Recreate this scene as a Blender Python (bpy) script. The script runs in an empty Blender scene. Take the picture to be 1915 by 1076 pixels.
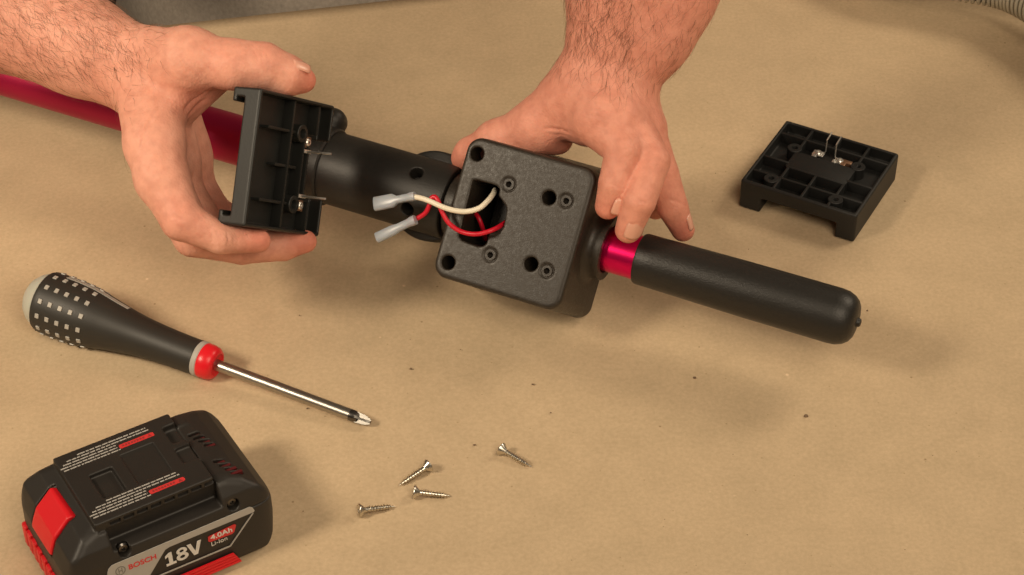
import bpy, bmesh, math, random
import numpy as np
import openvdb
from mathutils import Matrix, Vector

random.seed(7); rng = np.random.default_rng(7)
scene = bpy.context.scene
col = scene.collection
S = 0.001                                   # all lengths below are millimetres

# ------------------------------------------------------------------ camera
PITCH = math.radians(40); DIST = 1164.0; FPX = 3840.0; IW, IH = 1915.0, 1076.0
R = np.array([1.0, 0, 0])
B = np.array([0, -math.cos(PITCH), math.sin(PITCH)])     # towards the camera
U = np.array([0, math.sin(PITCH), math.cos(PITCH)])
CAM = B * DIST
cam_d = bpy.data.cameras.new('camera'); cam = bpy.data.objects.new('camera', cam_d); col.objects.link(cam)
cam.location = CAM * S; cam.rotation_euler = (math.pi / 2 - PITCH, 0, 0)
cam_d.sensor_width = 36; cam_d.lens = 36 * FPX / IW; cam_d.clip_start = 0.02; cam_d.clip_end = 20
cam_d.dof.use_dof = False; cam_d.dof.focus_distance = 1.12; cam_d.dof.aperture_fstop = 16
scene.camera = cam

# ------------------------------------------------------------------ world, lamps, exposure
world = bpy.data.worlds.new('World'); scene.world = world; world.use_nodes = True
bg = world.node_tree.nodes['Background']
bg.inputs[0].default_value = (1.0, 0.80, 0.58, 1); bg.inputs[1].default_value = 0.09

def area(name, pos, target, size, power, colour, size_y=None):
    d = bpy.data.lights.new(name, 'AREA'); d.energy = power; d.color = colour; d.shape = 'RECTANGLE'
    d.size = size; d.size_y = size_y or size
    o = bpy.data.objects.new(name, d); col.objects.link(o)
    o.location = Vector(pos) * S
    o.rotation_euler = (Vector(target) - Vector(pos)).to_track_quat('-Z', 'Y').to_euler()
    return o
WARM = (1.0, 0.828, 0.615)
area('key_lamp', (-980, -560, 980), (-250, 70, 90), 0.28, 1.68, WARM).data.spread = math.radians(62)
area('side_lamp', (1000, 380, 1000), (120, -60, 0), 0.40, 5.4, WARM)
area('ceiling_lamp', (420, -960, 1080), (200, -200, 0), 0.7, 9.4, WARM)

scene.view_settings.view_transform = 'Standard'; scene.view_settings.look = 'None'
scene.view_settings.exposure = 0.05; scene.view_settings.gamma = 1
scene.render.engine = 'CYCLES'
scene.cycles.use_denoising = True
scene.cycles.max_bounces = 6

# ------------------------------------------------------------------ pixel to place
def ray(px, py): return R * (px - IW / 2) / FPX - U * (py - IH / 2) / FPX - B
def P(px, py, z=0.0):                       # on the horizontal plane at height z
    d = ray(px, py); return CAM + d * ((z - CAM[2]) / d[2])
def PD(px, py, e=0.0):                      # e mm nearer than the plane through the middle of the table
    return CAM + ray(px, py) * (DIST - e)
def PN(px, py, o, n):                       # on any plane
    d = ray(px, py); return CAM + d * (((o - CAM) @ n) / (d @ n))
def unit(v): v = np.asarray(v, float); return v / np.linalg.norm(v)

# ------------------------------------------------------------------ materials
def mat(name, base, rough=0.5, metal=0.0, var=0.0, vscale=60, bump=0.0, bscale=400, spec=0.5, sss=0.0, sheen=0.0,
        coat=0.0, speck=None, alpha=1.0, trans=0.0, bdetail=4, rvar=0.0, aniso=None, bdist=0.0004):
    m = bpy.data.materials.new(name); m.use_nodes = True
    nt = m.node_tree; b = nt.nodes['Principled BSDF']; L = nt.links.new
    b.inputs['Base Color'].default_value = (*base, 1); b.inputs['Roughness'].default_value = rough
    b.inputs['Metallic'].default_value = metal; b.inputs['Specular IOR Level'].default_value = spec
    if coat: b.inputs['Coat Weight'].default_value = coat; b.inputs['Coat Roughness'].default_value = 0.2
    if sheen: b.inputs['Sheen Weight'].default_value = sheen; b.inputs['Sheen Roughness'].default_value = 0.5
    if trans: b.inputs['Transmission Weight'].default_value = trans
    if sss:
        b.inputs['Subsurface Weight'].default_value = sss
        b.inputs['Subsurface Radius'].default_value = (1.0, 0.35, 0.2); b.inputs['Subsurface Scale'].default_value = 0.004
    tc = nt.nodes.new('ShaderNodeTexCoord')
    if var:
        n = nt.nodes.new('ShaderNodeTexNoise'); n.inputs['Scale'].default_value = vscale; n.inputs['Detail'].default_value = 5
        L(tc.outputs['Object'], n.inputs['Vector'])
        mx = nt.nodes.new('ShaderNodeMix'); mx.data_type = 'RGBA'
        mx.inputs['A'].default_value = (*[c * (1 - var) for c in base], 1)
        mx.inputs['B'].default_value = (*[min(1, c * (1 + var)) for c in base], 1)
        L(n.outputs['Fac'], mx.inputs['Factor']); L(mx.outputs['Result'], b.inputs['Base Color'])
        if rvar:
            mr = nt.nodes.new('ShaderNodeMapRange'); mr.inputs['To Min'].default_value = rough - rvar; mr.inputs['To Max'].default_value = rough + rvar
            mr.inputs['From Min'].default_value = 0.3; mr.inputs['From Max'].default_value = 0.7
            L(n.outputs['Fac'], mr.inputs['Value']); L(mr.outputs['Result'], b.inputs['Roughness'])
    if bump:
        n2 = nt.nodes.new('ShaderNodeTexNoise'); n2.inputs['Scale'].default_value = bscale; n2.inputs['Detail'].default_value = bdetail
        L(tc.outputs['Object'], n2.inputs['Vector'])
        bp = nt.nodes.new('ShaderNodeBump'); bp.inputs['Strength'].default_value = bump; bp.inputs['Distance'].default_value = bdist
        L(n2.outputs['Fac'], bp.inputs['Height']); L(bp.outputs['Normal'], b.inputs['Normal'])
    return m

def paper_material():
    m = bpy.data.materials.new('kraft_paper'); m.use_nodes = True
    nt = m.node_tree; b = nt.nodes['Principled BSDF']; L = nt.links.new
    tc = nt.nodes.new('ShaderNodeTexCoord')
    def noise(scale, detail=4, rough=0.55):
        n = nt.nodes.new('ShaderNodeTexNoise'); n.inputs['Scale'].default_value = scale
        n.inputs['Detail'].default_value = detail; n.inputs['Roughness'].default_value = rough
        L(tc.outputs['Object'], n.inputs['Vector']); return n
    def ramp(src, p0, c0, p1, c1):
        r = nt.nodes.new('ShaderNodeValToRGB'); e = r.color_ramp.elements
        e[0].position, e[0].color = p0, c0; e[1].position, e[1].color = p1, c1
        L(src, r.inputs[0]); return r.outputs[0]
    def mul(a, c):
        x = nt.nodes.new('ShaderNodeMix'); x.data_type = 'RGBA'; x.blend_type = 'MULTIPLY'; x.inputs['Factor'].default_value = 1
        L(a, x.inputs['A']); L(c, x.inputs['B']); return x.outputs['Result']
    base = ramp(noise(7, 5, 0.6).outputs['Fac'], 0.3, (0.575, 0.440, 0.284, 1), 0.7, (0.630, 0.478, 0.305, 1))
    blot = ramp(noise(38, 3).outputs['Fac'], 0.3, (0.95, 0.95, 0.95, 1), 0.65, (1.03, 1.03, 1.04, 1))
    fib = ramp(noise(420, 3, 0.7).outputs['Fac'], 0.3, (0.90, 0.89, 0.87, 1), 0.68, (1.05, 1.05, 1.05, 1))
    # dust specks, dark and pale
    def specks(scale, lo, hi, c):
        v = nt.nodes.new('ShaderNodeTexVoronoi'); v.inputs['Scale'].default_value = scale; v.inputs['Randomness'].default_value = 1
        L(tc.outputs['Object'], v.inputs['Vector'])
        return ramp(v.outputs['Distance'], lo, c, hi, (1, 1, 1, 1))
    s1 = specks(42, 0.018, 0.034, (0.62, 0.57, 0.51, 1)); s2 = specks(29, 0.020, 0.034, (1.28, 1.3, 1.35, 1))
    s3 = specks(95, 0.03, 0.06, (0.8, 0.76, 0.7, 1))
    L(mul(mul(mul(mul(mul(base, blot), fib), s1), s2), s3), b.inputs['Base Color'])
    b.inputs['Roughness'].default_value = 0.72; b.inputs['Specular IOR Level'].default_value = 0.25
    bp = nt.nodes.new('ShaderNodeBump'); bp.inputs['Strength'].default_value = 0.22; bp.inputs['Distance'].default_value = 0.0006
    L(noise(160, 5, 0.65).outputs['Fac'], bp.inputs['Height'])
    L(bp.outputs['Normal'], b.inputs['Normal'])
    return m

def skin_material():
    m = bpy.data.materials.new('skin'); m.use_nodes = True
    nt = m.node_tree; b = nt.nodes['Principled BSDF']; L = nt.links.new
    tc = nt.nodes.new('ShaderNodeTexCoord')
    def noise(scale, detail=4):
        n = nt.nodes.new('ShaderNodeTexNoise'); n.inputs['Scale'].default_value = scale; n.inputs['Detail'].default_value = detail
        L(tc.outputs['Object'], n.inputs['Vector']); return n.outputs['Fac']
    r = nt.nodes.new('ShaderNodeValToRGB'); e = r.color_ramp.elements
    e[0].position, e[0].color = 0.34, (0.76, 0.350, 0.250, 1); e[1].position, e[1].color = 0.66, (0.86, 0.430, 0.315, 1)
    L(noise(24, 3), r.inputs[0])
    att = nt.nodes.new('ShaderNodeAttribute'); att.attribute_name = 'flush_shade'          # redder finger ends and knuckles, plus shade painted over the left arm
    mx = nt.nodes.new('ShaderNodeMix'); mx.data_type = 'RGBA'; mx.inputs['B'].default_value = (0.72, 0.245, 0.17, 1)
    L(att.outputs['Fac'], mx.inputs['Factor']); L(r.outputs[0], mx.inputs['A'])
    mo = nt.nodes.new('ShaderNodeMix'); mo.data_type = 'RGBA'; mo.blend_type = 'MULTIPLY'; mo.inputs['Factor'].default_value = 1
    r2 = nt.nodes.new('ShaderNodeValToRGB'); e = r2.color_ramp.elements
    e[0].position, e[0].color = 0.35, (0.91, 0.86, 0.85, 1); e[1].position, e[1].color = 0.6, (1.03, 1.03, 1.03, 1)
    L(noise(180, 4), r2.inputs[0]); L(mx.outputs['Result'], mo.inputs['A']); L(r2.outputs[0], mo.inputs['B'])
    L(mo.outputs['Result'], b.inputs['Base Color'])
    b.inputs['Roughness'].default_value = 0.56; b.inputs['Specular IOR Level'].default_value = 0.35
    b.inputs['Subsurface Weight'].default_value = 0.15; b.inputs['Subsurface Radius'].default_value = (1, 0.35, 0.2)
    b.inputs['Subsurface Scale'].default_value = 0.0035
    vo = nt.nodes.new('ShaderNodeTexVoronoi'); vo.inputs['Scale'].default_value = 700; L(tc.outputs['Object'], vo.inputs['Vector'])
    bp = nt.nodes.new('ShaderNodeBump'); bp.inputs['Strength'].default_value = 0.35; bp.inputs['Distance'].default_value = 0.0004
    L(vo.outputs['Distance'], bp.inputs['Height'])
    bp2 = nt.nodes.new('ShaderNodeBump'); bp2.inputs['Strength'].default_value = 0.4; bp2.inputs['Distance'].default_value = 0.0007
    L(noise(380, 5), bp2.inputs['Height']); L(bp.outputs['Normal'], bp2.inputs['Normal']); L(bp2.outputs['Normal'], b.inputs['Normal'])
    return m

M = {
 'paper': paper_material(), 'skin': skin_material(),
 'table': mat('table_board', (0.30, 0.22, 0.14), 0.6, var=0.2),
 'floor': mat('floor_dark', (0.05, 0.045, 0.04), 0.7, var=0.2),
 'case': mat('battery_plastic', (0.020, 0.017, 0.0145), 0.48, var=0.15, bump=0.12, bscale=1500),
 'case_dark': mat('recess_plastic', (0.012, 0.011, 0.010), 0.6),
 'red': mat('red_plastic', (0.72, 0.010, 0.018), 0.42, bump=0.05, bscale=900),
 'red_dark': mat('dark_red_plastic', (0.09, 0.006, 0.008), 0.5),
 'print_grey': mat('print_grey', (0.42, 0.40, 0.37), 0.5), 'print_white': mat('print_white', (0.70, 0.68, 0.64), 0.5),
 'print_red': mat('print_red', (0.62, 0.035, 0.035), 0.5),
 'housing': mat('housing_plastic', (0.029, 0.0225, 0.0165), 0.45, var=0.5, vscale=650, bump=0.5, bscale=1400, rvar=0.08, bdetail=4, bdist=0.00014),
 'plate': mat('plate_plastic', (0.014, 0.0145, 0.013), 0.47, var=0.2, bump=0.12, bscale=700),
 'plate_dark': mat('plate_plastic_matt', (0.012, 0.012, 0.0115), 0.55, var=0.2, bump=0.2, bscale=700),
 'rubber': mat('foam_rubber', (0.016, 0.0145, 0.0125), 0.42, var=0.4, vscale=700, bump=0.8, bscale=1300, bdetail=3, bdist=0.0002),
 'tube': mat('tube_plastic', (0.016, 0.0145, 0.0125), 0.50, var=0.3, vscale=400, bump=0.5, bscale=900, bdist=0.0002),
 'pink': mat('anodised_magenta', (0.80, 0.006, 0.125), 0.30, 0.85),
 'pink_shaded': mat('magenta_shaded', (0.40, 0.004, 0.055), 0.45, 0.5),  # darker magenta: the arm's shade is put into the pole colour
 'steel': mat('steel', (0.44, 0.415, 0.375), 0.36, 1.0, bump=0.03, bscale=300),
 'flute': mat('fluted_steel', (0.30, 0.285, 0.26), 0.34, 1.0),
 'copper': mat('copper_tab', (0.42, 0.25, 0.16), 0.4, 0.8, var=0.3, vscale=500),
 'tip': mat('dark_steel', (0.16, 0.15, 0.14), 0.3, 1.0),
 'zinc': mat('zinc_screw', (0.66, 0.62, 0.54), 0.28, 1.0, var=0.15, vscale=400),
 'tin': mat('tinned_brass', (0.80, 0.78, 0.74), 0.32, 0.85),
 'grip_black': mat('driver_rubber', (0.026, 0.024, 0.020), 0.50, var=0.12, bump=0.1, bscale=900),
 'grip_grey': mat('driver_grey', (0.44, 0.42, 0.38), 0.5),
 'butt': mat('driver_butt', (0.50, 0.50, 0.43), 0.45, sss=0.1),
 'driver_red': mat('driver_red', (0.78, 0.012, 0.022), 0.32),
 'wire_white': mat('wire_white', (0.90, 0.82, 0.66), 0.35), 'wire_red': mat('wire_red', (0.62, 0.006, 0.025), 0.38),
 'sleeve': mat('sleeve', (0.55, 0.60, 0.67), 0.30, sss=0.15, trans=0.35),
 'shirt': mat('shirt_jersey', (0.31, 0.265, 0.22), 0.85, var=0.35, vscale=300, bump=0.4, bscale=700),
 'hair': mat('arm_hair', (0.20, 0.09, 0.04), 0.45),
 'nail': mat('nail', (0.84, 0.42, 0.31), 0.24, spec=0.5, sss=0.1),
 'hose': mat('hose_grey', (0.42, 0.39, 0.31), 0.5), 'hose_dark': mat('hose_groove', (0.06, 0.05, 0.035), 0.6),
 'crumb': mat('crumb', (0.20, 0.13, 0.08), 0.8),
}

# ------------------------------------------------------------------ object helpers
def link(name, me, m, parent=None, angle=40):
    o = bpy.data.objects.new(name, me); col.objects.link(o)
    if m: me.materials.append(m)
    me.shade_smooth()
    if angle: me.set_sharp_from_angle(angle=math.radians(angle))
    if parent: o.parent = parent
    return o
def from_arrays(name, v, f, m, parent=None, angle=40):
    me = bpy.data.meshes.new(name); me.from_pydata((np.asarray(v) * S).tolist(), [], [list(map(int, q)) for q in f])
    me.update(); return link(name, me, m, parent, angle)
def from_bm(name, bm, m, parent=None, angle=40):
    bmesh.ops.scale(bm, vec=(S, S, S), verts=bm.verts)
    me = bpy.data.meshes.new(name); bm.to_mesh(me); bm.free(); return link(name, me, m, parent, angle)
def thing(name, label, cat, frame=None, origin=(0, 0, 0), group=None):
    o = bpy.data.objects.new(name, None); col.objects.link(o); o.empty_display_size = 0.02
    mw = Matrix.Identity(4)
    if frame is not None:
        for j in range(3):
            for i in range(3): mw[i][j] = float(frame[j][i])
    for i in range(3): mw[i][3] = float(origin[i]) * S
    o.matrix_world = mw
    o['label'] = label; o['category'] = cat
    if group: o['group'] = group
    return o
def add_box(bm, x0, x1, y0, y1, z0, z1, bev=0.0, seg=2):
    r = bmesh.ops.create_cube(bm, size=1)
    vs = r['verts']
    for v in vs:
        v.co = Vector((x0 + (v.co.x + .5) * (x1 - x0), y0 + (v.co.y + .5) * (y1 - y0), z0 + (v.co.z + .5) * (z1 - z0)))
    if bev:
        es = list({e for v in vs for e in v.link_edges})
        bmesh.ops.bevel(bm, geom=es, offset=bev, segments=seg, affect='EDGES', profile=0.5)
def box(name, m, parent, *a, bev=0.4, seg=2):
    bm = bmesh.new(); add_box(bm, *a, bev=bev, seg=seg); return from_bm(name, bm, m, parent)
def keep_largest(o):
    bm = bmesh.new(); bm.from_mesh(o.data); seen = set(); best = []
    for v in bm.verts:
        if v.index in seen: continue
        st, isl = [v], []; seen.add(v.index)
        while st:
            w = st.pop(); isl.append(w)
            for e in w.link_edges:
                x = e.other_vert(w)
                if x.index not in seen: seen.add(x.index); st.append(x)
        if len(isl) > len(best): best = isl
    keep = set(w.index for w in best)
    bmesh.ops.delete(bm, geom=[w for w in bm.verts if w.index not in keep], context='VERTS'); bm.to_mesh(o.data); bm.free()
def lathe(prof, n=32, frame=None, origin=(0, 0, 0)):
    """profile of (x, r) swept round the x axis (or frame[0])."""
    fr = np.eye(3) if frame is None else np.asarray(frame); origin = np.asarray(origin, float)
    v, f = [], []
    for x, r in prof:
        for k in range(n):
            a = 2 * math.pi * k / n
            v.append(origin + fr[0] * x + fr[1] * r * math.cos(a) + fr[2] * r * math.sin(a))
    for i in range(len(prof) - 1):
        for k in range(n):
            a, b_ = i * n + k, i * n + (k + 1) % n
            f.append((a, b_, b_ + n, a + n))
    if prof[0][1] > 1e-6: f.append(tuple(reversed(range(n))))
    if prof[-1][1] > 1e-6: f.append(tuple(range((len(prof) - 1) * n, len(prof) * n)))
    # orientation: flip so that normals point outwards
    return v, [tuple(reversed(q)) for q in f]
def spline(pts, per=10):
    pts = np.asarray(pts, float); q = np.vstack([2 * pts[0] - pts[1], pts, 2 * pts[-1] - pts[-2]]); out = []
    for i in range(1, len(q) - 2):
        for t in np.linspace(0, 1, per, endpoint=False):
            a, b_, c, d = q[i - 1], q[i], q[i + 1], q[i + 2]
            out.append(.5 * (2 * b_ + (c - a) * t + (2 * a - 5 * b_ + 4 * c - d) * t ** 2 + (3 * b_ - a - 3 * c + d) * t ** 3))
    out.append(q[-2]); return np.array(out)
def tube(pts, radii, n=12):
    pts = np.asarray(pts, float); m_ = len(pts)
    radii = np.broadcast_to(np.asarray(radii, float), (m_,))
    tan = np.gradient(pts, axis=0); tan /= np.linalg.norm(tan, axis=1)[:, None]
    up = np.array([0, 0, 1.0]) if abs(tan[0][2]) < .9 else np.array([1.0, 0, 0])
    v, f = [], []; s = unit(np.cross(tan[0], up))
    for i in range(m_):
        s = unit(s - tan[i] * (s @ tan[i])); t = np.cross(tan[i], s)
        for k in range(n):
            a = 2 * math.pi * k / n; v.append(pts[i] + radii[i] * (s * math.cos(a) + t * math.sin(a)))
    for i in range(m_ - 1):
        for k in range(n):
            a, b_ = i * n + k, i * n + (k + 1) % n; f.append((a, b_, b_ + n, a + n))
    f.append(tuple(reversed(range(n)))); f.append(tuple(range((m_ - 1) * n, m_ * n)))
    return v, f
def prism(poly, frame, origin, h):
    """flat polygon given as 2-d points in frame[0], frame[1], extruded h along frame[2]."""
    origin = np.asarray(origin, float); n = len(poly); v = []
    for z in (0, h):
        for a, b_ in poly: v.append(origin + frame[0] * a + frame[1] * b_ + frame[2] * z)
    f = [tuple(reversed(range(n))), tuple(range(n, 2 * n))] + [(i, (i + 1) % n, (i + 1) % n + n, i + n) for i in range(n)]
    return v, f
def join(*parts):
    v, f = [], []
    for pv, pf in parts:
        o = len(v); v += list(pv); f += [tuple(i + o for i in q) for q in pf]
    return v, f

# ------------------------------------------------------------------ rounded solids from distance fields
class Field:
    def __init__(s, lo, hi, h):
        s.lo = np.asarray(lo, float); s.h = h; s.n = np.ceil((np.asarray(hi) - s.lo) / h).astype(int) + 1
        s.f = np.full(tuple(s.n), 50.0, np.float32)
        s.ax = [(s.lo[i] + h * np.arange(s.n[i])).astype(np.float32) for i in range(3)]
        s.X, s.Y, s.Z = s.ax[0][:, None, None], s.ax[1][None, :, None], s.ax[2][None, None, :]
    def _sub(s, a, b_, r):
        lo = np.minimum(a, b_) - r; hi = np.maximum(a, b_) + r
        i0 = np.clip(np.floor((lo - s.lo) / s.h).astype(int), 0, s.n); i1 = np.clip(np.ceil((hi - s.lo) / s.h).astype(int) + 1, 0, s.n)
        return tuple(slice(i0[i], i1[i]) for i in range(3))
    def _cone(s, sl, a, b_, ra, rb):
        X, Y, Z = s.ax[0][sl[0]][:, None, None], s.ax[1][sl[1]][None, :, None], s.ax[2][sl[2]][None, None, :]
        d = (b_ - a).astype(np.float32); L2 = max(float(d @ d), 1e-9)
        t = np.clip(((X - a[0]) * d[0] + (Y - a[1]) * d[1] + (Z - a[2]) * d[2]) / L2, 0, 1)
        return np.sqrt((X - a[0] - t * d[0]) ** 2 + (Y - a[1] - t * d[1]) ** 2 + (Z - a[2] - t * d[2]) ** 2) - (ra + (rb - ra) * t)
    def cone(s, a, b_, ra, rb, k=3.0):
        a, b_ = np.asarray(a, float), np.asarray(b_, float)
        sl = s._sub(a, b_, max(ra, rb) + k + 4 * s.h)
        g = s._cone(sl, a, b_, ra, rb); f = s.f[sl]
        hh = np.clip(.5 + .5 * (f - g) / k, 0, 1); s.f[sl] = f * (1 - hh) + g * hh - k * hh * (1 - hh)
    def crease(s, pts, r, k=2.0):
        for a, b_ in zip(pts[:-1], pts[1:]):
            a, b_ = np.asarray(a, float), np.asarray(b_, float)
            sl = s._sub(a, b_, r + k + 3 * s.h); g = -s._cone(sl, a, b_, r, r); f = s.f[sl]
            hh = np.clip(.5 - .5 * (f - g) / k, 0, 1); s.f[sl] = f * (1 - hh) + g * hh + k * hh * (1 - hh)
    def mesh(s):
        g = openvdb.FloatGrid(background=3 * s.h); g.copyFromArray(np.clip(s.f, -3 * s.h, 3 * s.h))
        pts, quads = g.convertToQuads(isovalue=0.0)
        v = pts * s.h + s.lo; a, b_, c = v[quads[:, 0]], v[quads[:, 1]], v[quads[:, 2]]
        if np.einsum('ij,ij->i', a - v.mean(0), np.cross(b_ - a, c - a)).sum() < 0: quads = quads[:, ::-1]
        return v, quads
def smax(a, b_, k):
    hh = np.clip(.5 - .5 * (a - b_) / k, 0, 1); return a * (1 - hh) + b_ * hh + k * hh * (1 - hh)
def smin(a, b_, k): return -smax(-a, -b_, k)
def poly_sdf(poly, X, Y):
    poly = np.asarray(poly, float); d = None; inside = None
    for i in range(len(poly)):
        a, b_ = poly[i], poly[(i + 1) % len(poly)]; e = b_ - a
        wx, wy = X - a[0], Y - a[1]; t = np.clip((wx * e[0] + wy * e[1]) / (e @ e), 0, 1)
        q = (wx - t * e[0]) ** 2 + (wy - t * e[1]) ** 2
        d = q if d is None else np.minimum(d, q)
        c = ((a[1] > Y) != (b_[1] > Y)) & (X < (b_[0] - a[0]) * (Y - a[1]) / ((b_[1] - a[1]) or 1e-9) + a[0])
        inside = c if inside is None else inside ^ c
    return (np.where(inside, -1, 1) * np.sqrt(d)).astype(np.float32)
def box_sdf(F, x0, x1, y0, y1, z0, z1, r=0.0):
    qx = abs(F.X - (x0 + x1) / 2) - (x1 - x0) / 2 + r; qy = abs(F.Y - (y0 + y1) / 2) - (y1 - y0) / 2 + r; qz = abs(F.Z - (z0 + z1) / 2) - (z1 - z0) / 2 + r
    return (np.sqrt(np.maximum(qx, 0) ** 2 + np.maximum(qy, 0) ** 2 + np.maximum(qz, 0) ** 2) + np.minimum(np.maximum(np.maximum(qx, qy), qz), 0) - r)
#@@SETTING
# ------------------------------------------------------------------ setting: floor, table, paper
def slab(name, m, pts, z0, z1):
    v, f = prism([(p[0], p[1]) for p in pts], np.eye(3), (0, 0, z0), z1 - z0)
    return from_arrays(name, v, f, m, None, 30)
fl = slab('floor', M['floor'], [(-2500, -2500), (2500, -2500), (2500, 2500), (-2500, 2500)], -760, -740); fl['kind'] = 'structure'
e0 = P(325, 45); e1 = P(730, 0); ed = unit(e1 - e0); en = np.array([ed[1], -ed[0], 0])
q = [e0 - ed * 700, e0 + ed * 1300, e0 + ed * 1300 + en * 1300, e0 - ed * 700 + en * 1300]
tb = slab('table_top', M['table'], [p - en * -3 for p in q], -28, -1.2); tb['kind'] = 'structure'

def paper():
    nx, ny = 150, 110; v, f = [], []
    for j in range(ny + 1):
        for i in range(nx + 1):
            p = e0 - ed * 700 + ed * 2000 * i / nx + en * 1300 * j / ny
            v.append(p)
    v = np.array(v)
    # the sheet does not lie dead flat: long soft swells under half a millimetre
    x, y = v[:, 0], v[:, 1]
    v[:, 2] = 0.20 * np.sin(x / 61 + 1.3 * np.sin(y / 83)) + 0.16 * np.sin(y / 37 + x / 140) - 0.45
    for j in range(ny):
        for i in range(nx):
            a = j * (nx + 1) + i; f.append((a, a + nx + 1, a + nx + 2, a + 1))
    o = from_arrays('paper_sheet', v, f, M['paper'], None, 0)
    md = o.modifiers.new('thickness', 'SOLIDIFY'); md.thickness = 0.0004; md.offset = -1
    o['label'] = 'tan kraft paper sheet spread over the whole table'; o['category'] = 'paper'
paper()

def crumbs():
    v, f = [], []
    spots = [(1299, 707, 1.3), (1507, 778, 1.4), (997, 719, 1.2), (1622, 581, 0.9), (575, 764, 0.9), (768, 690, .7), (887, 832, .8), (1030, 772, .6), (560, 590, .7)]
    spots += [(rng.uniform(560, 1900), rng.uniform(480, 1060), rng.uniform(.2, .4)) for _ in range(30)]
    spots += [(rng.uniform(1330, 1900), rng.uniform(60, 480), rng.uniform(.2, .4)) for _ in range(12)]
    for px, py, s_ in spots:
        bm = bmesh.new(); bmesh.ops.create_icosphere(bm, subdivisions=1, radius=s_)
        c = P(px, py, 0.1); sx, sy, sz = rng.uniform(.6, 1.3), rng.uniform(.5, 1), rng.uniform(.35, .6); an = rng.uniform(0, 3)
        o = len(v)
        for w in bm.verts:
            k = rng.uniform(.7, 1.2); a, b_ = w.co.x * sx * k, w.co.y * sy * k
            v.append((c[0] + a * math.cos(an) - b_ * math.sin(an), c[1] + a * math.sin(an) + b_ * math.cos(an), c[2] + w.co.z * sz * k))
        f += [tuple(w.index + o for w in q_.verts) for q_ in bm.faces]; bm.free()
    o = from_arrays('crumbs', v, f, M['crumb'], None, 0); o['kind'] = 'stuff'; o['label'] = 'dark crumbs and dust scattered over the kraft paper'; o['category'] = 'crumbs'
crumbs()
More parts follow.
